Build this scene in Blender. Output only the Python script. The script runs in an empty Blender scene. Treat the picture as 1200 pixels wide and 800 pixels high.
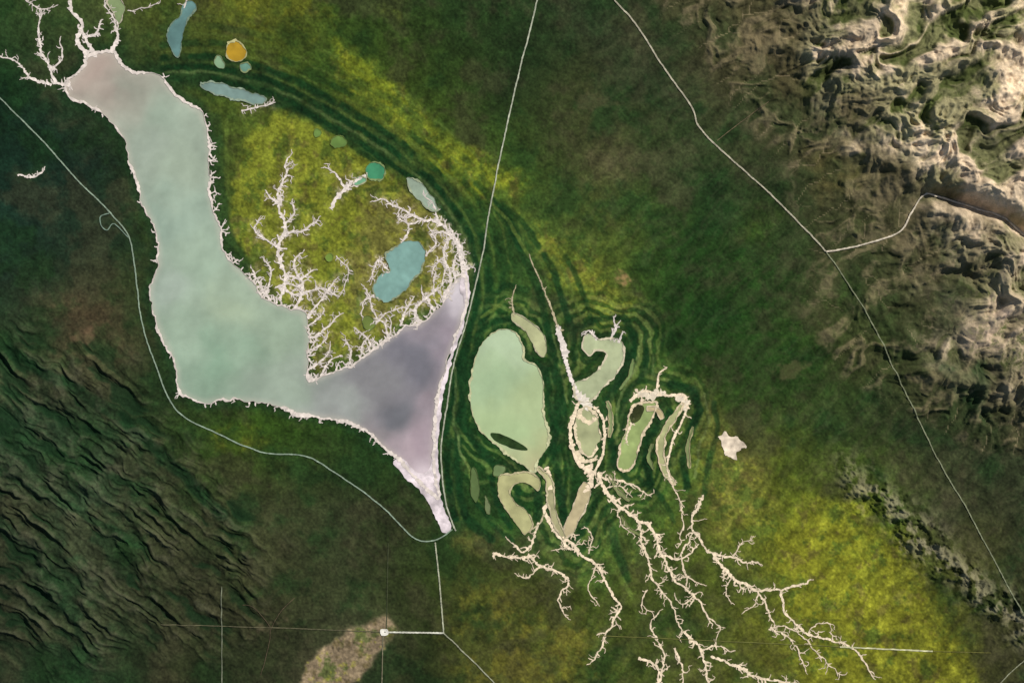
import bpy, math, random
import numpy as np
from mathutils import Vector
from mathutils.geometry import delaunay_2d_cdt
random.seed(7); rng=np.random.default_rng(11)
scene=bpy.context.scene
K=1.0   # albedo calibration
# ---------------------------------------------------------------- helpers
def s2l(c):
    c=np.clip(np.asarray(c,dtype=float)/255.0,0,1)
    return np.where(c<=0.04045,c/12.92,((c+0.055)/1.055)**2.4)
T=rng.random((256,256)).astype(np.float32)
def vn(x,y):
    xi=np.floor(x); yi=np.floor(y); fx=(x-xi).astype(np.float32); fy=(y-yi).astype(np.float32)
    xi=xi.astype(np.int32); yi=yi.astype(np.int32)
    u=fx*fx*(3-2*fx); v=fy*fy*(3-2*fy)
    x0=xi&255; x1=(xi+1)&255; y0=yi&255; y1=(yi+1)&255
    a=T[y0,x0]; b=T[y0,x1]; c=T[y1,x0]; d=T[y1,x1]
    return (a*(1-u)+b*u)*(1-v)+(c*(1-u)+d*u)*v
def fbm(x,y,s,o=4,seed=0,g=0.5):
    x=np.asarray(x,dtype=float)/s; y=np.asarray(y,dtype=float)/s
    t=0; a=1; n=0
    ca,sa=math.cos(0.7+seed),math.sin(0.7+seed)
    x=x+seed*17.31; y=y-seed*9.77
    for i in range(o):
        t=t+a*vn(x,y); n+=a; a*=g
        x,y=(x*ca-y*sa)*2.03+5.2,(x*sa+y*ca)*2.03+1.3
    return t/n-0.5
def ridged(x,y,s,o=4,seed=0):
    x=np.asarray(x,dtype=float)/s; y=np.asarray(y,dtype=float)/s
    t=0;a=1;n=0; x=x+seed*13.1; y=y+seed*7.7
    ca,sa=math.cos(1.1),math.sin(1.1)
    for i in range(o):
        t=t+a*(1-np.abs(2*vn(x,y)-1)); n+=a; a*=0.5
        x,y=(x*ca-y*sa)*2.1+3.2,(x*sa+y*ca)*2.1+7.3
    return t/n
def ridged_aniso(u,v,s,o=3,seed=0):
    x=np.asarray(u,float)/s+seed*13.1; y=np.asarray(v,float)/s+seed*7.7
    t=0;a=1;n=0
    for i in range(o):
        t=t+a*(1-np.abs(2*vn(x,y)-1)); n+=a; a*=0.5
        x,y=x*2.03+3.7,y*2.03+9.1
    return t/n
def sm(a,b,x):
    t=np.clip((x-a)/(b-a),0,1); return t*t*(3-2*t)
def seg_dist(px,py,P,closed=False):
    d=np.full(px.shape,1e18); n=len(P)
    for i in range(n if closed else n-1):
        ax,ay=P[i]; bx,by=P[(i+1)%n]; dx,dy=bx-ax,by-ay
        L=dx*dx+dy*dy+1e-9
        t=np.clip(((px-ax)*dx+(py-ay)*dy)/L,0,1)
        d=np.minimum(d,(px-ax-t*dx)**2+(py-ay-t*dy)**2)
    return np.sqrt(d)
def inside(px,py,P):
    c=np.zeros(px.shape,bool); n=len(P)
    for i in range(n):
        ax,ay=P[i]; bx,by=P[(i+1)%n]
        if ay==by: continue
        k=((ay>py)!=(by>py))&(px<(bx-ax)*(py-ay)/(by-ay)+ax)
        c^=k
    return c
def sdf(px,py,P):
    d=seg_dist(px,py,P,True); return np.where(inside(px,py,P),-d,d)
def bil(F,x,y,x0,y0,st):
    u=np.clip((x-x0)/st,0,F.shape[1]-1.001); v=np.clip((y-y0)/st,0,F.shape[0]-1.001)
    i=u.astype(int); j=v.astype(int); fu=u-i; fv=v-j
    if F.ndim==3: fu=fu[...,None]; fv=fv[...,None]
    return (F[j,i]*(1-fu)+F[j,i+1]*fu)*(1-fv)+(F[j+1,i]*(1-fu)+F[j+1,i+1]*fu)*fv
def smooth_poly(P,closed=True,step=2.5):
    n=len(P); out=[]
    for i in (range(n) if closed else range(n-1)):
        if closed: p0,p1,p2,p3=[P[(i+k)%n] for k in (-1,0,1,2)]
        else: p0,p1,p2,p3=P[max(i-1,0)],P[i],P[i+1],P[min(i+2,n-1)]
        L=math.hypot(p2[0]-p1[0],p2[1]-p1[1]); m=max(1,int(L/step))
        for k in range(m):
            t=k/m; q=[]
            for a in (0,1):
                q.append(0.5*((2*p1[a])+(-p0[a]+p2[a])*t+(2*p0[a]-5*p1[a]+4*p2[a]-p3[a])*t*t+(-p0[a]+3*p1[a]-3*p2[a]+p3[a])*t**3))
            out.append(tuple(q))
    if not closed: out.append(tuple(P[-1]))
    return out
def rough(P,amp,sc=9,seed=1):
    A=np.array(P); 
    dx=fbm(A[:,0],A[:,1],sc,3,seed)*2*amp; dy=fbm(A[:,0],A[:,1],sc,3,seed+3)*2*amp
    return [(float(a+b),float(c+d)) for (a,c),b,d in zip(P,dx,dy)]
def offset(P,o):
    A=np.array(smooth_poly(P,False,12)); t=np.gradient(A,axis=0); t/=np.linalg.norm(t,axis=1)[:,None]
    return [(a+o*ty,b-o*tx) for (a,b),(tx,ty) in zip(A,t)]
# ---------------------------------------------------------------- plan data (map units)
MAIN=[(100,68),(118,60),(135,62),(143,75),(160,84),(186,86),(198,104),(214,118),(234,130),(243,148),(246,175),(246,205),(247,232),(256,262),(262,290),(275,312),(290,325),(300,338),(315,352),(335,360),(356,366),(361,385),(362,405),(360,430),(364,446),(385,438),(410,428),(435,412),(455,398),(470,385),(492,380),(510,365),(520,350),(533,330),(546,325),(547,355),(538,385),(528,410),(520,440),(513,470),(510,500),(508,530),(510,560),(514,585),(500,572),(485,558),(470,540),(455,528),(440,515),(420,500),(400,492),(370,488),(345,484),(320,474),(290,470),(262,468),(240,472),(222,466),(208,456),(207,435),(200,415),(190,395),(180,370),(175,345),(178,330),(186,310),(185,285),(178,260),(168,240),(160,215),(152,190),(145,165),(132,145),(118,130),(100,122),(82,114),(78,100),(90,88),(98,78)]
OVAL=[(558,418),(568,400),(586,386),(604,390),(613,406),(615,422),(629,430),(637,450),(637,480),(643,505),(641,526),(630,540),(626,552),(615,546),(597,534),(577,517),(560,500),(552,475),(551,448)]
HOOK=[(684,396),(692,391),(700,397),(712,396),(728,400),(731,420),(720,441),(706,454),(696,467),(682,471),(673,462),(674,448),(690,442),(704,430),(711,415),(700,409),(690,416),(683,408)]
TEAL=[(458,292),(475,284),(492,281),(498,295),(496,312),(486,326),(476,340),(462,351),(446,352),(438,344),(439,328),(449,320),(458,314),(450,302)]
ARC=[(190,85),(250,84),(310,98),(380,132),(450,175),(510,225),(545,275),(556,330),(546,390),(530,440),(520,500),(520,560),(530,610)]
HILLROAD=[(968,295),(1010,287),(1052,272),(1066,250),(1080,230),(1095,230),(1140,245),(1172,256),(1200,278),(1230,290)]
# ---------------------------------------------------------------- low-res fields
LX=np.arange(-200,1404,4.0); LY=np.arange(-200,1004,4.0); GX,GY=np.meshgrid(LX,LY)
def lf(F,x,y): return bil(F,x,y,-200,-200,4)
rows="""
45,62,30;60,70,35;72,82,32;74,80,28;48,68,26;36,54,24;34,54,26;46,54,32;58,58,37;72,66,44;84,76,52;110,98,70;112,105,72
22,45,24;35,50,29;56,68,30;56,74,26;60,78,26;52,70,26;34,50,24;50,55,30;46,54,30;64,58,38;76,68,46;92,82,58;112,100,72
20,40,28;30,42,29;40,58,26;90,98,34;98,103,36;66,82,30;54,74,28;50,56,30;36,54,26;44,56,30;62,58,40;72,66,46;90,78,56
26,40,32;36,46,28;40,55,26;60,80,30;86,96,38;56,80,32;46,72,32;76,88,34;34,56,23;36,56,24;44,58,29;58,56,38;80,72,54
36,52,28;58,54,36;42,52,28;40,58,27;70,88,32;50,72,28;40,64,26;56,74,28;32,54,20;38,58,22;44,60,25;48,56,34;62,60,42
36,54,34;40,54,34;35,50,24;48,70,22;40,62,24;34,60,24;40,62,24;60,76,28;76,84,34;52,66,28;44,58,28;48,56,32;42,50,32
48,52,34;40,54,35;38,52,28;50,54,32;44,52,30;44,58,28;42,62,26;56,78,28;74,84,30;84,92,28;66,80,26;50,54,32;42,48,28
38,44,28;32,48,28;38,46,27;46,48,28;50,56,33;42,52,23;70,74,31;60,72,26;62,72,28;86,90,30;104,106,30;70,76,29;50,52,30
30,40,24;30,52,28;44,48,28;42,50,28;64,64,44;40,48,23;70,74,33;56,68,26;68,74,30;84,86,29;94,95,30;78,84,30;54,54,32"""
CG=np.array([[[float(v) for v in c.split(',')] for c in r.split(';')] for r in rows.strip().split('\n')])
PATCH=[
([(285,165),(320,133),(380,138),(430,172),(480,208),(520,250),(540,300),(520,345),(480,375),(430,408),(375,432),(365,400),(360,368),(330,350),(295,322),(275,275),(270,210)],(112,118,38),10,1.0,0),
([(430,215),(500,235),(530,300),(500,360),(430,380),(400,330)],(104,98,52),26,.7,0),
([(390,50),(430,72),(470,108),(505,145),(535,170),(565,200),(612,212),(602,240),(560,232),(520,205),(480,165),(440,130),(398,98)],(112,120,34),22,1,.6),
([(398,52),(425,70),(462,112),(450,122),(420,95),(400,78)],(122,130,34),12,.9,.4),([(495,140),(540,160),(600,212),(590,228),(540,195),(505,165)],(116,124,36),12,.85,.4),
([(600,245),(640,262),(670,300),(715,320),(758,345),(752,372),(720,388),(690,385),(660,350),(635,305)],(110,116,42),26,1,.5),
([(905,640),(950,590),(1005,585),(1055,650),(1110,715),(1150,800),(1140,900),(940,900),(925,720)],(118,118,34),40,.9,.4),
([(235,-40),(380,-40),(392,25),(350,50),(300,40),(262,22)],(92,96,30),24,.8,.8),
([(545,690),(600,700),(690,722),(715,790),(640,830),(560,800),(530,740)],(96,92,34),40,.8,.9),
([(790,478),(835,470),(875,530),(905,610),(870,645),(825,600),(792,560)],(110,108,48),28,.75,.6),
([(248,500),(300,496),(320,515),(290,528),(255,515)],(92,98,32),14,.8,.7),
([(440,0),(475,0),(470,25),(445,20)],(72,90,30),16,.8,.5),
([(535,600),(600,625),(560,650),(520,640)],(90,90,42),20,.7,.6),
([(940,185),(1005,180),(1020,225),(960,235)],(104,90,50),26,.6,.5),
([(680,640),(760,660),(830,700),(900,800),(700,800)],(74,82,34),40,.5,.6),
([(880,240),(915,250),(900,290),(865,280)],(62,82,30),26,.6,.5),
([(338,800),(362,768),(402,742),(448,724),(462,744),(436,772),(400,806)],(134,116,90),7,.95,0),
([(50,345),(130,350),(150,420),(80,425)],(80,62,44),40,.45,.4),
([(1105,345),(1125,350),(1152,422),(1118,436),(1085,405)],(76,76,58),8,.8,0),
([(1085,412),(1118,434),(1150,424),(1146,492),(1112,462)],(18,44,22),6,.95,0),
([(770,280),(900,320),(960,450),(860,500),(790,420)],(28,52,20),60,.6,0),
([(0,120),(120,180),(170,300),(0,330)],(20,38,28),50,.5,0),
([(560,370),(650,360),(670,520),(650,640),(540,620),(535,450)],(38,66,28),26,.75,0),
([(640,420),(740,390),(800,440),(830,560),(760,650),(700,690),(640,640)],(66,90,36),26,.7,0),
([(660,165),(720,170),(740,215),(680,215)],(72,68,44),30,.6,.5),
([(650,0),(760,30),(820,130),(720,120)],(36,46,29),40,.5,0),
]
PF=[sdf(GX,GY,p[0]) for p in PATCH]
SD=sdf(GX,GY,MAIN); D_main=np.abs(SD)
MIDS=[OVAL,HOOK,[(745,475),(775,475),(740,548),(725,540)],[(672,465),(705,470),(700,545),(672,620)]]
D_mid=np.min([np.maximum(sdf(GX,GY,p),0) for p in MIDS],axis=0)
SWZ=sdf(GX,GY,[(-150,375),(70,385),(170,450),(240,540),(330,640),(300,740),(120,780),(-150,780)])
D_hr=seg_dist(GX,GY,HILLROAD)
# ---------------------------------------------------------------- mountains by stream-power erosion
ex0,ey0,est=680.0,-110.0,2.0
EX,EY=np.meshgrid(np.arange(ex0,1330,est),np.arange(ey0,640,est)); nh,nw=EX.shape
wv=fbm(EX,EY,110,4,5)*110
dm=(EX-738)*0.826-EY*0.563+wv+50*sm(220,420,EY)-260*sm(470,640,EY)
un=fbm(EX,EY,75,4,8,.55)
U=(0.50*sm(0,70,dm)+0.75*sm(95,185,dm)+0.3*sm(190,380,dm))*np.clip(0.9+2.2*un,0.2,2)
fixed=(dm<=0); fixed[:, :1]=True; fixed[-1,:]=True
h=np.maximum(dm,0)*0.03+(fbm(EX,EY,60,5,2,.6)+0.5)*14*sm(0,90,dm)+rng.random(EX.shape)*0.4
h[fixed]=0
idx=np.arange(nh*nw).reshape(nh,nw)
offs=[(-1,-1,1.414),(-1,0,1),(-1,1,1.414),(0,-1,1),(0,1,1),(1,-1,1.414),(1,0,1),(1,1,1.414)]
RN={(a,b):rng.random(EX.shape) for a,b,l in offs}
def receivers(h):
    hp=np.pad(h,1,mode='edge'); ip=np.pad(idx,1,mode='edge')
    best=np.zeros(h.shape); rec=idx.copy(); dist=np.ones(h.shape)
    for a,b,l in offs:
        hn=hp[1+a:1+a+nh,1+b:1+b+nw]; sl=(h-hn)/l*(0.92+0.16*RN[(a,b)])
        k=sl>best; best[k]=sl[k]; rec[k]=ip[1+a:1+a+nh,1+b:1+b+nw][k]; dist[k]=l
    return rec.ravel(),dist.ravel()
fx=fixed.ravel(); Ur=U.ravel()
for it in range(22):
    rec,dist=receivers(h); hf=h.ravel()
    order=np.argsort(-hf,kind='stable'); act=order[~fx[order]]
    A=[1.0]*(nh*nw); rl=rec.tolist()
    for i in act.tolist():
        r=rl[i]
        if r!=i: A[r]+=A[i]
    Aa=np.array(A)
    F=(0.36*np.power(Aa,0.5)/dist).tolist()
    hn=(hf+Ur).tolist()
    for i in act[::-1].tolist():
        r=rl[i]
        if r!=i and hn[r]<hn[i]:
            hn[i]=(hn[i]+F[i]*hn[r])/(1+F[i])
    h=np.array(hn); h[fx]=0; h=h.reshape(nh,nw)
    for _ in range(2):
        hp=np.pad(h,1,mode='edge'); h=h+0.06*(hp[:-2,1:-1]+hp[2:,1:-1]+hp[1:-1,:-2]+hp[1:-1,2:]-4*h)
    h[fixed]=0
LA=np.log(Aa).reshape(nh,nw)
mtn=dm>200
gy_,gx_=np.gradient(h,2.0); ms=np.mean(np.hypot(gx_,gy_)[mtn]); sc_=0.34/ms
Hm=h*sc_; print('slope scale',sc_,'max height',Hm.max())
DMF=np.clip(dm,-200,600)
def mount(x,y):
    k=sm(680,700,x)*(x<1328)*(y<636)*(y>-109)
    return bil(Hm,x,y,ex0,ey0,est)*k, bil(LA,x,y,ex0,ey0,est)*k, bil(DMF,x,y,ex0,ey0,est)*k
# ---------------------------------------------------------------- ground grid
def grow_axis(a,b,st):
    fine=np.arange(a,b+st/2,st); g=[];v=st;p=b
    while p<b+30000: v*=1.28; p+=v; g.append(p)
    lo=[a-(q-b) for q in g][::-1]
    return np.array(lo+fine.tolist()+g),len(lo),len(fine)
XS,xa,xn=grow_axis(-45,1245,1.0); YS,ya,yn=grow_axis(-40,840,1.0)
X,Y=np.meshgrid(XS,YS)
infr=(X>-44)&(X<1244)&(Y>-39)&(Y<839)
M,LAf,DM=mount(X,Y)
# secondary spurs and ravines running down towards the basin
wa=fbm(X,Y,60,3,51)*80; wb=fbm(X,Y,45,3,52)*60
sp=ridged_aniso((-0.826*X+0.563*Y)*0.42+wa,0.563*X+0.826*Y+wb,27,4,3)
sp2=ridged(X+wb*.2,Y+wa*.2,15,3,9)
mk=sm(100,185,DM); fk=sm(0,60,DM)*(1-mk)
M=M+mk*((sp-.35)*24+(sp2-.4)*4)+fk*((sp-.4)*10+(sp2-.4)*2.5)
M=M*(1-0.8*np.exp(-(lf(D_hr,X,Y)/11.0)**2))          # the road follows a valley floor
u=(X*0.80+Y*0.60); v=(-X*0.60+Y*0.80)
w40=fbm(X,Y,40,3,4)
SW=sm(30,-40,lf(SWZ,X,Y)+w40*90)*sm(12,34,lf(np.maximum(SD,0),X,Y))
RS=ridged_aniso((u+fbm(X,Y,26,3,14)*24)/4.0,v+w40*22+fbm(X,Y,16,3,15)*8,15,3,2)
RS2=ridged(X,Y,12,3,5)
hsw=((RS**1.5)*8.5*(0.5+1.6*(w40+.35))+RS2*1.2)*SW
dl=((Y-545)*1.0-(X-985)*0.90)*0.743 + fbm(X,Y,34,4,6)*34
SE=np.exp(-(dl/22.0)**2)*sm(960,1010,X)*sm(1330,1220,X)*(Y<839)
hse=SE*(ridged(X,Y,14,4,3)-0.3)*15
up=(X-Y)*0.707; vp=(X+Y)*0.707
fl=ridged_aniso((up+fbm(X,Y,30,2,8)*16)*0.28,vp+fbm(X,Y,40,2,3)*26,9,3,6)
east=sm(600,760,X+Y*0.15)
mic=fbm(X,Y,4.5,3,1)*1.2+fbm(X,Y,24,3,7)*2.0
PL=0.3-np.abs(mic)*0.9
PL=PL+(fl-0.5)*0.9*sm(900,960,X)+ridged(X,Y,26,4,17)*3.0*sm(940,1040,X)
Z=M+hsw+hse+PL
def hgt(x,y):
    x=np.asarray(x,float); y=np.asarray(y,float)
    return bil(Z[ya:ya+yn,xa:xa+xn],x,y,-45,-40,1.0)
# ---------------------------------------------------------------- dry channels (dendrites)
class Rib:
    def __init__(s): s.v=[];s.f=[];s.pts=[];s.c=[]
    def strip(s,P,W,col=None,lift=0.3,drape=True,jit=0.3):
        n=len(P)
        if n<2: return
        A=np.array(P,float); t=np.gradient(A,axis=0); t/=np.linalg.norm(t,axis=1)[:,None]+1e-9
        nx,ny=-t[:,1],t[:,0]
        base=len(s.v)
        z=np.maximum(hgt(A[:,0],A[:,1])+lift,0.42) if drape else np.full(n,lift)
        col=col or (225,205,182)
        for i in range(n):
            a=W[i]*0.5*random.uniform(1-jit,1+jit); b=W[i]*0.5*random.uniform(1-jit,1+jit)
            s.v.append((A[i,0]+nx[i]*a-600,400-(A[i,1]+ny[i]*a),z[i]+random.uniform(0,0.03)))
            s.v.append((A[i,0]-nx[i]*b-600,400-(A[i,1]-ny[i]*b),z[i]+random.uniform(0,0.03)))
            s.pts.append((A[i,0],A[i,1],W[i]))
            g=random.uniform(.88,1.06)*(0.82+0.18*min(W[i]/2.5,1)); cc=tuple(min(255,q*g) for q in col)
            s.c+= [cc,cc]
        for i in range(n-1):
            k=base+2*i; s.f.append((k,k+1,k+3,k+2))
def walk(p,ang,L,w,dep,rib,bp=0.2,col=None,curl=0.5):
    P=[p];W=[w];x,y=p;a=ang;n=max(3,int(L/1.6)); bend=random.uniform(-.05,.05)
    for i in range(n):
        a+=random.gauss(bend,curl); a+= (ang-a)*0.15
        x+=1.6*math.cos(a);y+=1.6*math.sin(a)
        P.append((x,y)); W.append(w*(1-0.6*(i+1)/n)*random.uniform(.6,1.4)+0.2)
        if dep>0 and random.random()<bp and i>0:
            sd=random.choice((-1,1))
            walk((x,y),a+sd*random.uniform(.6,1.35),L*random.uniform(.25,.6)*(1-0.4*i/n)+2.5,max(w*0.7,.7),dep-1,rib,bp,col,curl)
    rib.strip(P,W,col)
def stem(pts,w0,w1,rib,bp=0.12,bl=16,dep=2,col=None,wig=3.0,wc=1.0):
    P=smooth_poly(pts,False,1.6); P=rough(P,wig,11,random.randint(1,9)); P=rough(P,wig*0.35,3.5,random.randint(1,9)); n=len(P)
    W=[(w0+(w1-w0)*i/n)*wc*random.uniform(.6,1.4) for i in range(n)]
    rib.strip(P,W,col)
    for i in range(1,n-1):
        if random.random()<bp:
            a=math.atan2(P[i+1][1]-P[i][1],P[i+1][0]-P[i][0])+random.choice((-1,1))*random.uniform(.6,1.4)
            walk(P[i],a,bl*random.uniform(.2,1.0),max(0.9,W[i]*0.7),dep-1,rib,0.2,col)
    if bl>0: walk(P[-1],math.atan2(P[-1][1]-P[-3][1],P[-1][0]-P[-3][0]),bl*0.8,w1*wc,1,rib,0.25,col)
C1=(236,214,180); C2=(226,212,198); C3=(188,174,138)
south=Rib()
for pts,w0,w1,bp,bl in [
 ([(660,628),(680,648),(700,662),(714,688),(726,714),(708,745),(698,772)],4,2,.2,14),
 ([(690,650),(694,632),(688,618)],2,1.4,.2,8),([(700,662),(690,690),(700,705)],2,1.2,.25,9),([(680,648),(664,640),(650,646)],2,1.2,.25,8),
 ([(620,648),(632,664),(655,670),(668,682),(655,700),(662,722)],3.4,1.8,.25,12),([(632,664),(618,676),(606,672)],2,1.4,.3,9),
 ([(578,650),(600,654),(622,652)],3,3,.25,9),([(630,612),(625,632),(612,645),(596,632)],3,2,.18,8),
 ([(640,548),(646,575),(640,600),(650,622),(664,640)],5,4,.03,5),
 ([(700,552),(708,575),(725,592),(744,606),(766,622),(776,650),(792,680),(815,698),(830,722)],4.6,2,.24,16),
 ([(745,606),(755,640),(762,672),(776,690),(790,716),(800,740)],3,1.6,.28,14),
 ([(725,592),(728,612),(742,625)],2,1.2,.3,9),([(760,690),(752,705),(764,720)],1.8,1.2,.3,10),([(708,575),(722,570),(738,578)],2,1.2,.3,9),
 ([(776,650),(800,655),(815,640)],3,2,.25,11),([(792,680),(806,676),(822,684)],2,1.2,.3,10),([(815,698),(800,706),(790,700)],1.8,1.2,.3,9),
 ([(824,580),(815,602),(812,622),(834,648),(860,655),(885,660)],3,2,.24,12),
 ([(834,648),(858,676),(888,690),(916,690),(944,682)],3.6,2.4,.22,13),([(858,676),(850,690),(856,704)],1.8,1.2,.3,9),
 ([(916,690),(922,718),(946,742),(975,750),(1002,762),(1020,790)],3,2,.22,11),
 ([(904,735),(930,752),(944,784)],2.4,1.5,.24,11),([(900,735),(925,735),(955,760),(985,790)],2,1.2,.22,10),
 ([(888,690),(900,712),(908,735)],2.4,1.6,.3,9),([(946,742),(958,730),(972,732)],2,1.2,.3,9),
 ([(800,740),(822,762),(832,805)],3,2.4,.3,13),([(832,770),(860,778),(892,794),(930,800)],3.2,2.4,.3,12),([(822,762),(842,756),(856,762)],2.4,1.5,.3,9),
 ([(748,770),(770,780),(772,805)],3,2.6,.28,11),([(768,820),(778,770),(762,735),(770,720)],3,1.6,.3,12),([(790,760),(800,785),(796,810)],2.6,1.8,.3,10),
 ([(785,560),(800,600),(796,640)],1.8,1.4,.2,9),([(700,560),(735,565),(760,580)],3,1.6,.24,11),
 ([(812,622),(800,650),(806,680)],2.4,1.6,.28,12),([(860,655),(868,640),(880,632)],1.6,1.1,.3,9),([(830,722),(842,735),(838,750)],1.8,1.1,.3,9),
 ([(888,690),(884,708),(872,716)],1.6,1.1,.3,9)]:
    stem(pts,w0,w1,south,bp*1.15,bl*.85,3,C1,3.4,.84)
mid=Rib()
for pts,w0,w1,bp,bl,c in [
 ([(620,298),(632,328),(645,358),(654,384)],1.0,2.6,.04,4,C3),([(654,380),(662,420),(670,445),(679,466)],4,4.5,.03,4,C2),
 ([(653,384),(659,402),(664,418)],6,6,0,0,(220,208,192)),([(674,460),(684,468),(690,476)],8,9,.1,4,(230,218,196)),
 ([(680,470),(671,490),(669,515),(677,540),(688,552)],3.2,5,.1,6,C1),([(695,476),(706,490),(709,512),(704,538),(694,556)],2.6,3.4,.15,6,C1),
 ([(676,486),(688,494),(697,490)],6,4,.1,4,(226,206,170)),([(676,528),(684,540),(694,540)],6,5,.1,4,(226,206,170)),
 ([(688,545),(694,560),(690,572)],8,5,.1,5,C1),
 ([(738,470),(756,458),(775,462),(800,464),(806,474)],3.4,3,.25,8,C1),([(806,474),(800,492),(790,512),(784,530),(782,548),(786,562)],2.4,2.2,.25,7,C1),
 ([(750,458),(760,464),(772,460)],8,7,.1,4,(222,206,178)),([(792,466),(802,470),(804,480)],6,5,.2,5,(222,206,178)),
 ([(745,456),(752,470),(742,492),(733,515)],3,2.4,.15,6,C1),([(770,456),(772,440),(778,432)],2.4,1.6,.25,7,C1),
 ([(715,398),(722,386),(720,376)],3,1.8,.35,8,C2),([(700,398),(690,388),(684,392)],3.4,1.6,.35,6,C2),([(724,402),(728,392)],3,1.4,.3,6,C2),
 ([(602,370),(600,350),(604,338)],2,1.1,.2,6,C3),([(640,600),(632,612),(622,620)],2,1.4,0,4,C3)]:
    stem(pts,w0,w1,mid,bp,bl,2,c,1.4)
isl=Rib()
for pts,w0,w1,bp,bl in [
 ([(328,350),(334,325),(326,295),(334,265),(326,235),(334,205),(336,185)],4.4,2,.5,12),
 ([(326,290),(300,272),(304,258)],2.4,1.6,.5,9),([(334,275),(358,268),(372,258)],2.8,1.6,.5,8),([(330,240),(318,232),(312,226)],3,2,.5,7),([(334,262),(344,250),(342,238)],2.4,1.6,.5,7),
 ([(318,352),(305,335),(298,318)],3,1.8,.55,9),([(345,362),(355,335),(345,312),(352,298)],3,1.8,.55,10),([(312,345),(318,322),(310,305)],2.6,1.6,.55,9),
 ([(360,372),(378,350),(392,330)],3,1.6,.55,11),([(330,340),(350,345),(372,338),(390,345)],3,1.8,.55,10),([(336,322),(352,326),(366,318)],3,1.8,.55,9),([(322,336),(340,332),(352,338)],2.6,1.8,.55,8),
 ([(362,395),(382,385),(395,372)],2.6,1.5,.5,8),([(363,432),(380,420),(388,405)],2.8,1.5,.5,8),([(361,412),(375,404),(384,392)],2.4,1.5,.5,8),([(361,382),(372,376),(380,364)],2.4,1.5,.5,8),([(375,440),(386,424),(398,416)],2.4,1.4,.5,7),
 ([(410,428),(412,410),(406,398)],2.4,1.4,.5,7),([(422,420),(424,404),(432,396)],2.2,1.4,.5,7),([(455,398),(450,380),(438,365),(430,340)],2.8,1.5,.5,10),([(435,412),(430,396),(420,388)],2.2,1.4,.5,8),([(446,404),(458,388),(456,372)],2.4,1.4,.5,8),
 ([(492,381),(488,360),(505,345),(508,325)],3.2,1.9,.55,10),([(520,352),(528,325),(520,300),(524,280)],3.4,2,.55,10),([(535,332),(530,312),(538,296)],3.4,2,.55,9),([(510,364),(500,352),(494,340)],2.8,1.6,.55,8),
 ([(544,325),(540,300),(532,280),(515,262),(495,258),(478,248),(462,240)],4,2,.55,10),
 ([(546,322),(541,295),(530,270)],4,2,.55,10),([(515,262),(508,240),(498,228)],2.2,1.4,.5,8),([(495,258),(480,262),(468,256)],2.4,1.5,.55,8),([(532,280),(520,272),(506,274)],2.8,1.6,.55,8),([(462,240),(450,232),(440,236)],2,1.3,.5,8),([(524,300),(512,308),(506,318)],2.6,1.6,.55,8),
 ([(500,300),(510,285),(505,268)],2.4,1.6,.55,9),([(455,318),(442,305),(436,325)],2.2,1.6,.5,9),([(440,345),(428,352),(424,366)],2,1.4,.5,9),
 ([(388,244),(400,226),(412,214),(428,206)],5,3,.3,7),([(405,222),(396,206),(385,196)],2.4,1.5,.45,9),
 ([(282,130),(300,126),(318,122)],2,1.4,.35,7),([(470,285),(480,268),(470,255)],2.2,1.3,.55,8),([(395,300),(408,320),(400,345)],1.4,1,.45,9),
 ([(440,380),(452,366),(470,362)],2.2,1.3,.55,8),([(470,383),(474,366),(482,352)],2.6,1.5,.55,8),([(505,345),(518,335),(522,320)],2.6,1.6,.55,8)]:
    stem(pts,w0,w1,isl,bp,bl,3,C2,2.6,.92)
nw_=Rib()
for pts,w0,w1,bp,bl in [
 ([(104,68),(92,50),(96,28),(84,12),(86,-5)],7,2.4,.25,9),([(112,66),(104,52),(96,38)],6,3,.2,6),([(128,62),(138,48),(136,32)],6,3,.2,5),([(136,40),(136,25),(124,8),(130,-8)],2.2,1.6,.25,9),
 ([(84,100),(66,98),(58,80),(48,58),(44,36),(50,18)],4.4,1.8,.35,11),([(60,100),(36,90),(18,72),(0,66)],3.4,1.8,.35,10),
 ([(58,82),(72,70),(70,50)],2.4,1.4,.35,9),([(96,45),(112,40),(118,28)],3,2,.3,8),([(30,0),(48,12),(62,8)],2,1.2,.35,9),
 ([(20,205),(38,208),(52,200)],2.4,2,.2,4),([(215,10),(222,-5)],2,2,.1,4),([(150,12),(172,10),(186,4)],1.2,1,.2,6)]:
    stem(pts,w0,w1,nw_,bp,bl,2,C2,2.6,.9)
shore=Rib()
ML=rough(smooth_poly(MAIN,True,2.0),3.4,11,3); ML=rough(ML,1.2,4,5)
MA=np.array(ML); wn=fbm(MA[:,0],MA[:,1],16,3,2)
W=[max(0.6,1.8+7*float(k)+(1.4 if (p[0]<170 and p[1]<130) else 0)+(1.6 if (p[1]>465 and p[0]>330) else 0)) for k,p in zip(wn,ML)]
shore.strip(ML+[ML[0]],W+[W[0]],(218,204,190),0.7,False,0.45)
ctr=len(ML)
for i in range(1,ctr-1):
    x,y=ML[i]; tx,ty=ML[i+1][0]-ML[i-1][0],ML[i+1][1]-ML[i-1][1]
    ang=math.atan2(-tx,ty)
    islandside=(x>235 and y<450 and y>140 and x<530 and i<ctr*0.5)
    south_=(x>380 and y>485) or (250<x<520 and y>470)
    pr=0.36 if islandside else (0.24 if south_ else 0.07)
    if x>540 or (x>505 and y>400): pr=0.0
    if random.random()<pr:
        walk((x,y),ang+random.uniform(-.6,.6),(random.uniform(4,14) if islandside else random.uniform(2,6)),1.9,1,shore,.3,C2)
ALLP=np.array(south.pts+mid.pts+isl.pts+nw_.pts)
cm=np.zeros((900,1320)); 
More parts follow.
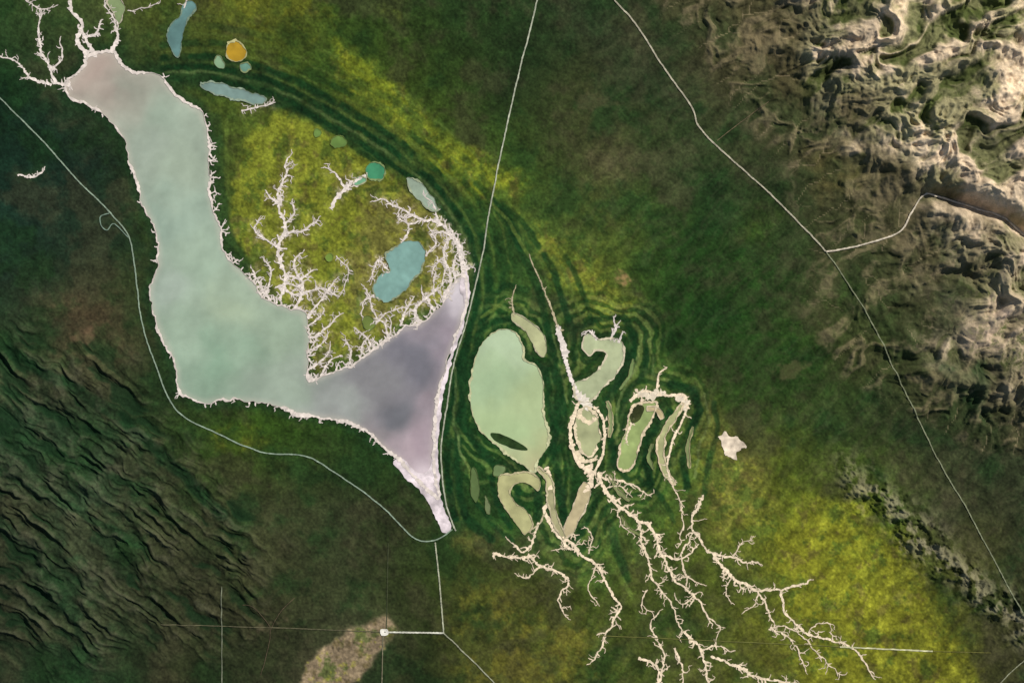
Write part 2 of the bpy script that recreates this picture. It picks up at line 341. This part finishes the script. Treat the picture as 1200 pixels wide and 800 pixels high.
for x,y,w in ALLP:
    i,j=int(x+50),int(y+50)
    if 0<=i<1320 and 0<=j<900: cm[j,i]+=w
def gblur(F,s):
    fy=np.fft.fftfreq(F.shape[0])[:,None]; fxx=np.fft.rfftfreq(F.shape[1])[None,:]
    return np.fft.irfft2(np.fft.rfft2(F)*np.exp(-2*(math.pi*s)**2*(fy**2+fxx**2)),s=F.shape)
hal=np.clip(gblur(cm,5.5)*3.0,0,1.2); core=np.clip(gblur(cm,1.3)*0.9,0,1)
# ---------------------------------------------------------------- ground colour
def mix(k,c):
    global C
    k=np.asarray(k)[...,None]; C=C*(1-k)+np.asarray(c,float)*k
wx=X+fbm(X,Y,70,5,1,0.6)*80; wy=Y+fbm(X,Y,70,5,2,0.6)*80
C=bil(CG,wx,wy,0,0,100.0)
n9=fbm(X,Y,9,3,4); n22=fbm(X,Y,24,5,21,.65)
for (P,c,soft,st,mot),Fd in zip(PATCH,PF):
    d=lf(Fd,X+(wx-X)*0.45,Y+(wy-Y)*0.45)+n9*soft*0.9
    k=sm(soft*0.6,-soft*0.6,d)*st
    if mot: k=k*(1-mot*sm(0.05,-0.12,n22))
    mix(k,c)
yel=sm(70,108,C[...,1])
n1=fbm(X,Y,46,5,9,.6)
mix(sm(0.02,0.2,n1)*0.45*(1-yel),(62,58,40)); mix(sm(-0.02,-0.22,n1)*0.5*(1-yel),(25,49,22))
mix(sm(0.03,0.18,fbm(X,Y,20,5,12,.65))*0.65*yel,(60,78,30)); mix(sm(0.08,0.22,fbm(X,Y,13,4,31,.6))*0.5*yel,(88,78,44)); mix(sm(0.1,0.24,fbm(X,Y,8,4,33,.6))*0.5*yel,(142,142,46))
Dd=lf(D_mid,X,Y)+fbm(X,Y,34,4,6)*30
reg=sm(66,26,Dd)*((X>500)&(Y>340)); st2=np.sin(Dd*0.55)*0.5+0.5
mix(reg*0.7*sm(.35,.75,st2),(22,50,21)); mix(reg*0.6*sm(.5,.15,st2),(96,114,56))
mix(sm(9,3,lf(D_mid,X,Y)+n9*8)*0.75*((X>500)&(Y>340)),(26,54,24))
dmn=lf(D_main,X,Y)+n9*8; mix(sm(15,3,dmn)*0.6*((X<230)|(Y>450)|(X<275)),(28,52,28))
jx=fbm(X,Y,22,4,41,.6)*8; jy=fbm(X,Y,22,4,42,.6)*8
def curve(P,w,c,st,brk=0.6):
    A=np.array(P); x0,y0=A.min(0)-w*2-8; x1,y1=A.max(0)+w*2+8
    i0,i1=np.searchsorted(XS,[x0,x1]); j0,j1=np.searchsorted(YS,[y0,y1])
    xs=X[j0:j1,i0:i1]+jx[j0:j1,i0:i1]; ys=Y[j0:j1,i0:i1]+jy[j0:j1,i0:i1]
    d=seg_dist(xs,ys,P); k=sm(w*0.75,w*0.3,d)*st*(1-brk*sm(-.04,.14,fbm(xs,ys,22,3,int(x0)%13+int(w))))
    k=k[...,None]; C[j0:j1,i0:i1]=C[j0:j1,i0:i1]*(1-k)+np.array(c,float)*k
DK=(20,48,23); LT=(112,124,72); OL=(86,102,44)
curve(ARC,34,(34,56,28),.85,.3)
for o,w,c,s in [(-9,6,DK,.9),(-2,3,LT,.35),(4,6,DK,.95),(10,3,OL,.45),(17,7,DK,.8),(25,3,OL,.5),(33,7,DK,.5),(43,3,OL,.5),(53,7,(40,60,28),.4),(64,3,OL,.4)]:
    curve(offset(ARC[:10] if o>22 else ARC,o),w,c,s,.8)
for P,w,c,s in [
 ([(560,215),(590,250),(612,290),(632,345),(644,400),(652,450),(656,505),(652,560),(662,605)],9,DK,.9),
 ([(575,235),(600,265),(622,300)],4,OL,.8),([(590,240),(615,262),(632,290)],7,DK,.7),
 ([(640,300),(655,340),(668,380),(674,420)],8,DK,.8),([(650,300),(672,345),(682,380)],4,OL,.7),([(662,300),(684,345),(694,378)],6,DK,.6),
 ([(640,380),(650,420),(660,460),(662,500),(664,550)],5,DK,.9),([(646,385),(656,425),(664,470)],2.5,LT,.5),
 ([(545,410),(541,450),(545,500),(565,530),(590,552)],10,DK,.9),([(534,430),(531,480),(537,530),(555,560)],3,LT,.6),([(528,520),(535,570),(545,605),(575,630)],9,DK,.8),([(545,540),(556,575),(572,606),(592,622)],3,OL,.6),
 ([(555,400),(575,378),(596,372),(612,382)],8,DK,.9),([(565,370),(590,352),(612,356)],4,OL,.7),([(570,350),(592,335),(618,340)],6,DK,.7),([(620,420),(640,435),(645,470),(650,505),(648,535)],8,DK,.95),
 ([(740,395),(738,425),(722,452),(710,475),(718,520),(716,548)],10,DK,.95),([(748,405),(745,432),(730,458),(724,480),(724,520)],3,LT,.6),
 ([(757,410),(756,435),(742,450),(732,470),(728,500)],6,DK,.9),([(690,425),(698,420),(705,412)],4,DK,.8),([(676,385),(700,372),(730,372),(745,392)],7,DK,.7),([(765,415),(764,438),(784,448)],3,LT,.5),
 ([(786,450),(812,458),(820,480),(808,510),(800,540),(806,572)],9,DK,.9),([(825,460),(832,490),(820,525),(816,560)],3,LT,.55),([(836,470),(842,500),(832,540),(826,580)],6,DK,.6),
 ([(786,482),(766,508),(756,540),(762,565)],9,DK,.95),([(716,500),(720,540),(735,562)],6,DK,.8),([(750,560),(775,580),(790,610)],6,DK,.7),
 ([(630,560),(632,590),(630,606)],8,DK,.9),([(662,555),(657,590),(662,612)],8,DK,.9),([(700,575),(696,592),(684,616),(676,634)],8,DK,.9),
 ([(575,560),(582,590),(598,616)],7,DK,.9),([(608,572),(608,590),(620,600)],7,DK,.9),([(560,590),(580,615),(600,632)],6,DK,.8),
 ([(712,596),(720,640),(735,680)],9,DK,.6),([(750,600),(762,640)],5,OL,.6),([(700,610),(712,650),(740,700)],5,OL,.6),
 ([(252,140),(254,180),(256,230),(266,275),(284,315)],16,(40,62,30),.8),([(266,140),(264,200),(270,250)],4,OL,.5),
 ([(300,118),(350,128),(400,160),(450,196)],6,DK,.7),
 ([(0,405),(60,440),(130,480),(200,540),(260,600)],14,(22,46,24),.8),([(0,610),(50,660),(90,720)],16,(26,46,26),.7),([(0,500),(90,540),(180,575)],10,(24,46,24),.7),([(0,455),(70,490),(150,520)],8,(26,48,26),.7),([(0,550),(80,590),(170,640)],8,(26,48,26),.6)]:
    curve(P,w,c,s,.35)
hx=bil(hal,X,Y,-50,-50,1.0)*infr; cx=bil(core,X,Y,-50,-50,1.0)*infr
ip=(X<560)&(X>200)
mix(np.clip(hx,0,1)*0.5*(~ip),(44,64,30)); mix(np.clip(hx,0,1)*0.3*ip,(132,122,72)); mix(cx*0.4,(165,150,110))
mix(np.clip(hx,0,1)*sm(.08,.2,fbm(X,Y,5,3,61,.6))*.75*ip,(192,178,150))
v_=vp+fbm(X,Y,40,2,3)*26
strk2=fbm((up+fbm(X,Y,30,2,8)*16)*0.2,v_,7,4,6); 
br=1+east*strk2*0.4
br*=1+fbm(X,Y,2.4,3,2)*0.55+fbm(X,Y,120,3,4)*0.3+fbm(X,Y,11,4,14,.6)*0.6
C*=np.clip(br,0.45,1.6)[...,None]
mix(east*sm(.62,.8,fl)*.15*(1-yel),(92,86,62))
# hills
gz=np.gradient(Z[ya:ya+yn,xa:xa+xn]); slope=np.zeros(Z.shape); slope[ya:ya+yn,xa:xa+xn]=np.hypot(gz[0],gz[1])
dmw=DM+fbm(X,Y,50,5,3,.6)*150; onh=sm(2,30,DM)
mm=sm(95,185,dmw)*onh
veg=np.array((70,78,40.)); rock=np.array((210,186,154.))
gn=np.clip(sm(-0.06,0.12,fbm(X,Y,40,5,15,.6))*0.5+sm(.66,.40,sp)*.75+sm(4,6,LAf)*0.3,0,1)
rk=(rock*(1-gn[...,None])+veg*gn[...,None])*(1+fbm(X,Y,4,3,3)*0.3+fbm(X,Y,40,3,9)*.4)[...,None]
mix(mm*0.92,rk)
foot=sm(0,30,dmw)*(1-mm)*onh
mix(foot*.35,(72,70,42)); mix(foot*sm(4.4,5.8,LAf)*0.55,(150,132,102)); mix(foot*sm(.62,.78,sp)*0.5*sm(-.14,.06,n22),(142,124,94))
bl_=sm(80,10,np.hypot((X-1170)*0.8,(Y-370)*.8)+fbm(X,Y,30,4,7)*80); mix(bl_*0.6*sm(.15,.5,slope),(186,160,138))
mix(SE*0.75*sm(-0.06,0.1,fbm(X,Y,8,4,3)),(134,126,100))
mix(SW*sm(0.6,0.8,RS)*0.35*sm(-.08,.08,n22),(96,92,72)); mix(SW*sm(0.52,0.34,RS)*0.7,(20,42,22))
for (px,py,r,a,c) in [(732,326,16,.8,(150,120,80)),(925,430,18,.4,(110,98,66)),(95,390,16,.4,(124,96,72)),(318,735,20,.4,(110,92,72)),(1050,700,14,.3,(110,100,70)),(690,125,22,.3,(96,86,60))]:
    mix(sm(r,r*.3,np.hypot(X-px,(Y-py)*1.4)+fbm(X,Y,12,4,px%7)*r*2.8)*a,c)
C=np.clip(C,8,245)
# ---------------------------------------------------------------- materials
def mat(name,rough_=0.95,spec=0.05,ns=0.35,amt=0.25):
    m=bpy.data.materials.new(name); m.use_nodes=True; nt=m.node_tree; b=nt.nodes['Principled BSDF']
    b.inputs['Roughness'].default_value=rough_; b.inputs['Specular IOR Level'].default_value=spec
    tc=nt.nodes.new('ShaderNodeTexCoord'); nz=nt.nodes.new('ShaderNodeTexNoise')
    nz.inputs['Scale'].default_value=ns; nz.inputs['Detail'].default_value=5; nz.inputs['Roughness'].default_value=.65
    nt.links.new(tc.outputs['Object'],nz.inputs['Vector'])
    mr=nt.nodes.new('ShaderNodeMapRange'); mr.inputs[1].default_value=.3; mr.inputs[2].default_value=.7
    mr.inputs[3].default_value=1-amt; mr.inputs[4].default_value=1+amt
    nt.links.new(nz.outputs['Fac'],mr.inputs[0])
    vm=nt.nodes.new('ShaderNodeVectorMath'); vm.operation='SCALE'
    at=nt.nodes.new('ShaderNodeAttribute'); at.attribute_name='cover'; nt.links.new(at.outputs['Color'],vm.inputs[0])
    nt.links.new(mr.outputs[0],vm.inputs['Scale']); nt.links.new(vm.outputs[0],b.inputs['Base Color'])
    return m
m_ground=mat('ground_cover',ns=0.45,amt=0.22); m_salt=mat('salt_crust_mat',ns=0.25,amt=.16)
m_water=mat('silty_water',rough_=.6,spec=.04,ns=0.12,amt=.04); m_road=mat('dirt_road_mat',ns=.12,amt=.3)
def mkmesh(name,V,Fc,cols,m):
    me=bpy.data.meshes.new(name); me.from_pydata(V,[],Fc); me.update()
    a=me.color_attributes.new('cover','FLOAT_COLOR','POINT')
    c=np.ones((len(V),4),np.float32); c[:,:3]=s2l(np.array(cols))*K; a.data.foreach_set('color',c.ravel())
    me.materials.append(m); o=bpy.data.objects.new(name,me); scene.collection.objects.link(o); return o
def grid_mesh(name,facemask):
    ny,nx=X.shape; id_=np.arange(ny*nx).reshape(ny,nx)
    a=id_[:-1,:-1][facemask];b=id_[1:,:-1][facemask];c=id_[1:,1:][facemask];d=id_[:-1,1:][facemask]
    q=np.stack([a,b,c,d],1); used=np.unique(q); rm=np.full(ny*nx,-1,np.int64); rm[used]=np.arange(len(used)); q=rm[q]
    me=bpy.data.meshes.new(name); me.vertices.add(len(used)); 
    co=np.stack([X.ravel()[used]-600,400-Y.ravel()[used],Z.ravel()[used]],1).astype(np.float32); me.vertices.foreach_set('co',co.ravel())
    me.loops.add(q.size); me.loops.foreach_set('vertex_index',q.ravel().astype(np.int32))
    me.polygons.add(len(q)); me.polygons.foreach_set('loop_start',np.arange(0,q.size,4,dtype=np.int32)); 
    me.update(calc_edges=True)
    at=me.color_attributes.new('cover','FLOAT_COLOR','POINT'); cc=np.ones((len(used),4),np.float32); cc[:,:3]=s2l(C.reshape(-1,3)[used])*K
    at.data.foreach_set('color',cc.ravel()); me.materials.append(m_ground)
    o=bpy.data.objects.new(name,me); scene.collection.objects.link(o); return o
fm=((DM>110)&infr)[:-1,:-1]
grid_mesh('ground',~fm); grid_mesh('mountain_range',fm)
# ---------------------------------------------------------------- lakes
def lake(name,P,colfn,z=0.35,amp=1.2,step=3.0,m=None,sc=8,seed=3,raw=False):
    B=P if raw else rough(smooth_poly(P,True,2.0),amp,sc,seed)
    A=np.array(B); x0,y0=A.min(0);x1,y1=A.max(0)
    gx,gy=np.meshgrid(np.arange(x0,x1,step),np.arange(y0,y1,step)); gx=gx.ravel()+rng.uniform(-.6,.6,gx.size); gy=gy.ravel()+rng.uniform(-.6,.6,gy.size)
    k=inside(gx,gy,B)&(seg_dist(gx,gy,B,True)>step*0.4); 
    pts=[Vector(p) for p in B]+[Vector((a,b)) for a,b in zip(gx[k],gy[k])]
    r=delaunay_2d_cdt(pts,[],[list(range(len(B)))],1,1e-5)
    V=[(p.x-600,400-p.y,z) for p in r[0]]; Fc=[tuple(f)[::-1] for f in r[2]]
    PA=np.array([(p.x,p.y) for p in r[0]])
    return mkmesh(name,V,Fc,colfn(PA[:,0],PA[:,1]),m or m_water)
def idw(ctrl,x,y,pw=3,tex=0.05):
    c=np.array(ctrl,float); xx=x+fbm(x,y,45,3,2)*60; yy=y+fbm(x,y,45,3,5)*60
    w=1/((xx[:,None]-c[None,:,0])**2+(yy[:,None]-c[None,:,1])**2+80)**(pw/2)
    return ((w@c[:,2:])/w.sum(1)[:,None])*(1+fbm(x,y*0.6,30,4,9)*tex*4)[:,None]
MC=[(112,75,170,152,138),(125,100,160,148,134),(150,112,154,154,137),(190,150,147,160,140),(215,200,155,167,145),(170,180,148,158,140),(200,260,144,161,142),(235,290,149,165,143),(230,320,149,166,143),(195,340,153,165,148),(215,400,146,163,140),(270,360,156,170,142),(300,420,136,156,132),(250,430,130,154,129),(320,390,150,166,141),(340,450,149,161,142),(390,465,142,145,137),(430,440,124,122,121),(480,420,108,106,111),(460,480,106,106,109),(500,470,140,128,131),(520,400,144,132,137),(535,350,190,180,180),(495,520,160,142,146),(440,505,140,132,130),(480,525,170,152,154),(508,560,204,188,188),(505,380,132,124,127)]
def mainc(x,y):
    c=idw(MC,x,y,tex=0.035); st=fbm(x+y*0.3,y,14,4,3); e=seg_dist(x,y,MAIN,True)
    c=c*(1+st*0.12+fbm(x*.5,y,60,4,13,.6)*.16)[:,None]
    k=(sm(8,0,e)*.4)[:,None]; return c*(1-k)+np.array((190,180,162.))*k
lake('lake',ML,mainc,0.35,m=m_water,raw=True,step=2.5)
def saltc(x,y): return np.array((204,190,188.))[None]*(1+fbm(x,y,9,4,3,.6)*0.6)[:,None]
lake('salt_flat',[(546,318),(550,345),(542,385),(532,415),(524,445),(517,480),(513,520),(515,560),(519,590),(529,616),(521,624),(508,602),(497,580),(478,562),(462,542),(472,538),(490,553),(503,548),(508,520),(511,490),(515,462),(521,437),(530,407),(539,380),(543,352),(538,335)],saltc,0.55,2.4,2.0,m_salt,sc=6)
def flat(c,t=0.06): return lambda x,y: np.array(c,float)[None]*(1+fbm(x,y,14,4,3)*t*4+fbm(x,y,4,3,5)*t*1.5)[:,None]
def rimmed(P,c,rc,rw,nm='lake',amp=1.2,t=.08,colf=None,z=.35):
    B=rough(rough(smooth_poly(P,True,1.8),amp*1.25,8,4),.8,3,6)
    lake(nm,B,colf or flat(c,t),z,raw=True,step=2.2)
    if rw>0:
        A=np.array(B); n=fbm(A[:,0],A[:,1],9,2,2); shore.strip(B+[B[0]],[max(.3,rw*(1+4*float(k))) for k in n]+[rw],rc,z+.4,False,.5)
def arm(P,w,c,rc,rw=1.0,z=.35,nm='lake'):
    Q=np.array(smooth_poly(P,False,4)); t=np.gradient(Q,axis=0); t/=np.linalg.norm(t,axis=1)[:,None]; n=len(Q)
    ww=[w*.5*(0.35+0.65*math.sin(math.pi*(i+.5)/n)**.5)*random.uniform(.75,1.25) for i in range(n)]
    L=[(q[0]-k*a[1],q[1]+k*a[0]) for q,k,a in zip(Q,ww,t)]; R=[(q[0]+k*a[1],q[1]-k*a[0]) for q,k,a in zip(Q,ww,t)]
    rimmed(L+R[::-1],c,rc,rw,nm,.5,.1,None,z)
ovalc=lambda x,y: idw([(590,410,168,184,148),(575,450,154,174,134),(615,470,168,182,134),(590,500,160,178,130),(625,520,176,180,130),(620,545,188,180,136)],x,y,tex=.06)
rimmed(OVAL,None,(190,188,144),1.6,colf=ovalc)
rimmed(HOOK,(166,172,132),(208,196,164),1.8)
rimmed(TEAL,(122,156,144),(146,152,118),1.0,amp=2.6)
rimmed([(741,477),(756,471),(770,473),(763,492),(752,513),(744,541),(733,552),(724,545),(726,528),(733,505)],(142,156,96),(214,194,158),2.0)
rimmed([(600,366),(614,372),(631,385),(640,402),(638,418),(629,411),(620,394),(611,383),(600,376)],(168,168,124),(184,176,142),1)
rimmed([(584,558),(600,555),(620,553),(632,562),(630,574),(618,566),(604,566),(598,576),(604,588),(618,600),(624,614),(616,626),(606,614),(594,598),(584,580)],(170,166,116),(190,178,136),1.2)
rimmed([(684,564),(692,574),(688,592),(680,606),(673,622),(663,630),(662,614),(670,596),(676,580)],(186,170,130),(206,188,156),1.2)
rimmed([(678,484),(688,476),(698,485),(703,504),(699,522),(690,536),(679,524),(674,502)],(162,164,120),(220,202,166),2.4,amp=2.4)
arm([(800,472),(790,488),(778,506),(774,528),(780,552),(790,566)],8,(160,160,112),(214,194,156),1.4)
arm([(630,548),(643,562),(646,590),(652,612),(662,630)],8,(172,166,122),(200,186,148),1.0,z=.5)
arm([(714,556),(724,574),(738,586)],4.5,(128,136,88),(140,140,96),.8)
arm([(764,520),(760,536),(766,550)],4,(112,124,76),(124,130,86),.6)
arm([(758,478),(770,480),(776,490)],6,(196,176,132),(214,196,160),1.0,z=.55,nm='salt_pan')
arm([(728,604),(736,618),(750,626)],4,(118,126,76),(130,130,86),.6)
arm([(712,470),(716,490),(714,512)],4.5,(136,146,98),(180,170,126),.8)
arm([(742,420),(738,440),(726,456)],4,(112,130,78),(128,136,88),.6)
arm([(812,500),(806,522),(808,548)],4,(128,136,88),(170,160,116),.8)
for P,c in [([(553,548),(560,556),(562,575),(558,588),(552,575)],(88,106,62)),([(568,580),(574,590),(574,602),(569,598)],(108,118,80)),([(580,545),(592,546),(588,556),(578,556)],(106,124,80)),([(424,374),(434,370),(440,380),(432,388)],(104,118,58))]:
    rimmed(P,c,(84,100,56),.5,nm='pond')
rimmed([(200,30),(212,18),(216,4),(226,2),(230,10),(220,24),(214,44),(210,66),(202,62),(196,44)],(94,126,120),(122,140,118),1.0)
rimmed([(267,52),(278,49),(288,58),(287,68),(276,73),(266,66)],(160,126,38),(180,174,122),1.4,nm='pond')
rimmed([(254,66),(260,68),(264,78),(257,80),(252,73)],(120,146,112),(130,140,96),.8,nm='pond')
rimmed([(282,76),(290,74),(294,80),(288,85),(282,82)],(98,134,114),(130,140,96),.8,nm='pond')
rimmed([(236,98),(256,97),(276,104),(300,110),(313,116),(304,122),(280,117),(258,112),(240,106)],(116,138,128),(140,154,130),1.0,amp=2.2)
def circ(x,y,a,b,n=12): return [(x+a*math.cos(6.283*i/n),y+b*math.sin(6.283*i/n)) for i in range(n)]
rimmed(circ(440,201,11.5,11),(66,132,94),(130,144,92),1.4,nm='pond',amp=1.4)
rimmed([(416,210),(424,206),(430,212),(422,217),(414,216)],(110,158,120),(170,170,130),1,nm='pond')
rimmed(circ(386,301,5.5,5),(116,142,62),(130,140,66),.8,nm='pond')
rimmed(circ(397,167,8,7),(98,124,62),(114,130,66),.8,nm='pond',amp=2.6)
rimmed(circ(372,156,5,5),(98,124,62),(114,130,66),.8,nm='pond',amp=2.0)
rimmed([(477,209),(488,211),(500,222),(510,236),(512,246),(502,245),(490,234),(480,222)],(146,160,138),(160,166,134),1.0,nm='pond',amp=1.6)
rimmed([(124,2),(134,-6),(146,6),(144,20),(138,30),(133,16)],(120,134,92),(186,176,150),1.6,nm='pond')
lake('islet',[(575,507),(586,508),(600,514),(613,521),(618,527),(604,526),(588,520),(578,514)],flat((44,64,32),.2),0.6,.8,2,m_ground)
lake('islet',[(738,479),(748,474),(755,479),(749,492),(740,495)],flat((60,66,36),.2),0.6,.8,2,m_ground)
lake('salt_pan',[(843,512),(850,507),(860,512),(872,516),(873,524),(864,530),(862,538),(852,534),(846,524)],flat((214,196,170),.16),0.7,4,2,m_salt,sc=5)
for r,n in ((shore,'salt_shoreline'),(south,'dry_river_channels'),(mid,'dry_river_channels'),(isl,'dry_river_channels'),(nw_,'dry_river_channels')):
    mkmesh(n,r.v,r.f,r.c,m_salt)
# ---------------------------------------------------------------- roads
def road(P,w,c,straight=False,name='dirt_road',lift=.7):
    r=Rib(); Q=smooth_poly(P,False,2.0) if not straight else sum([[ (P[i][0]+(P[i+1][0]-P[i][0])*t/40,P[i][1]+(P[i+1][1]-P[i][1])*t/40) for t in range(40)] for i in range(len(P)-1)],[])+[P[-1]]
    if not straight: Q=rough(Q,.7,12,2)
    r.strip(Q,[w]*len(Q),c,lift,True,.25)
    mkmesh(name,r.v,r.f,r.c,m_road)
road([(634,-30),(630,0),(612,70),(598,130),(585,190),(574,245),(565,300),(548,372),(532,425),(523,480),(517,530),(521,580),(529,610),(534,622)],1.6,(176,178,152))
road([(700,-30),(720,0),(745,28),(775,75),(810,125),(820,150),(855,185),(900,225),(935,260),(968,295)],1.7,(180,172,146))
road([(968,295),(1010,360),(1050,440),(1100,540),(1140,610),(1200,725),(1225,770)],1.3,(136,140,108))
road(HILLROAD,1.8,(212,198,172),lift=1.6)
road([(-30,85),(0,115),(50,165),(90,210),(128,248),(150,275),(158,310),(165,370),(180,420),(207,480),(260,510),(310,530),(360,535),(410,565),(450,595),(485,630),(510,632),(530,620)],1.5,(144,160,136))
road([(128,250),(118,254),(119,264),(126,270),(134,262),(150,278)],1.2,(124,144,124))
road([(510,635),(515,680),(520,741)],1.5,(180,180,150),True)
road([(520,741),(452,740)],1.8,(215,212,190),True)
road([(452,740),(400,738),(330,735),(190,730)],1.0,(104,100,74),True)
road([(520,741),(550,770),(582,802),(610,830)],1.4,(164,164,134))
road([(449,740),(447,830)],1.1,(134,128,100),True)
road([(455,636),(453,738)],0.8,(82,88,60),True)
road([(261,686),(260,830)],1.1,(124,128,104),True)
road([(984,757),(1092,762)],1.7,(210,205,160),True)
road([(700,744),(984,757)],0.9,(118,118,62),True)
road([(1092,762),(1160,764)],0.8,(120,116,60),True)
road([(1160,812),(1180,790),(1205,768)],1.2,(150,150,120),True)
road([(840,165),(862,148),(900,120)],0.9,(110,98,72))
road([(318,735),(330,715),(345,700)],0.7,(96,84,64)); road([(318,735),(300,712),(285,708)],0.7,(96,84,64)); road([(318,735),(314,760),(306,790)],0.7,(96,84,64))
lake('farmstead_clearing',[(446,737),(454,737),(455,743),(447,744)],flat((220,214,198),.1),0.9,1.0,1.5,m_salt,sc=4)
# ---------------------------------------------------------------- light, sky, camera
w=bpy.data.worlds.new('World'); scene.world=w; w.use_nodes=True; nt=w.node_tree
bg=nt.nodes['Background']; sky=nt.nodes.new('ShaderNodeTexSky'); sky.sky_type='NISHITA'; sky.sun_disc=False
EL=math.radians(40); AZ=math.radians(48)   # azimuth clockwise from north (+Y)
sky.sun_elevation=EL; sky.sun_rotation=AZ; bg.inputs['Strength'].default_value=0.085
nt.links.new(sky.outputs[0],bg.inputs['Color'])
L=bpy.data.lights.new('sun','SUN'); L.energy=4.8; L.angle=math.radians(.5); L.color=(1,.97,.92)
lo=bpy.data.objects.new('sun',L); scene.collection.objects.link(lo)
d=Vector((math.sin(AZ)*math.cos(EL),math.cos(AZ)*math.cos(EL),math.sin(EL)))
lo.rotation_euler=d.to_track_quat('Z','Y').to_euler(); lo.location=d*800
cam=bpy.data.cameras.new('camera'); co=bpy.data.objects.new('camera',cam); scene.collection.objects.link(co)
cam.lens=50; cam.sensor_width=36; cam.clip_start=1; cam.clip_end=100000
co.location=(0,0,1200*50/36); co.rotation_euler=(0,0,0); scene.camera=co
scene.view_settings.view_transform='Standard'; scene.view_settings.look='None'; scene.view_settings.exposure=0
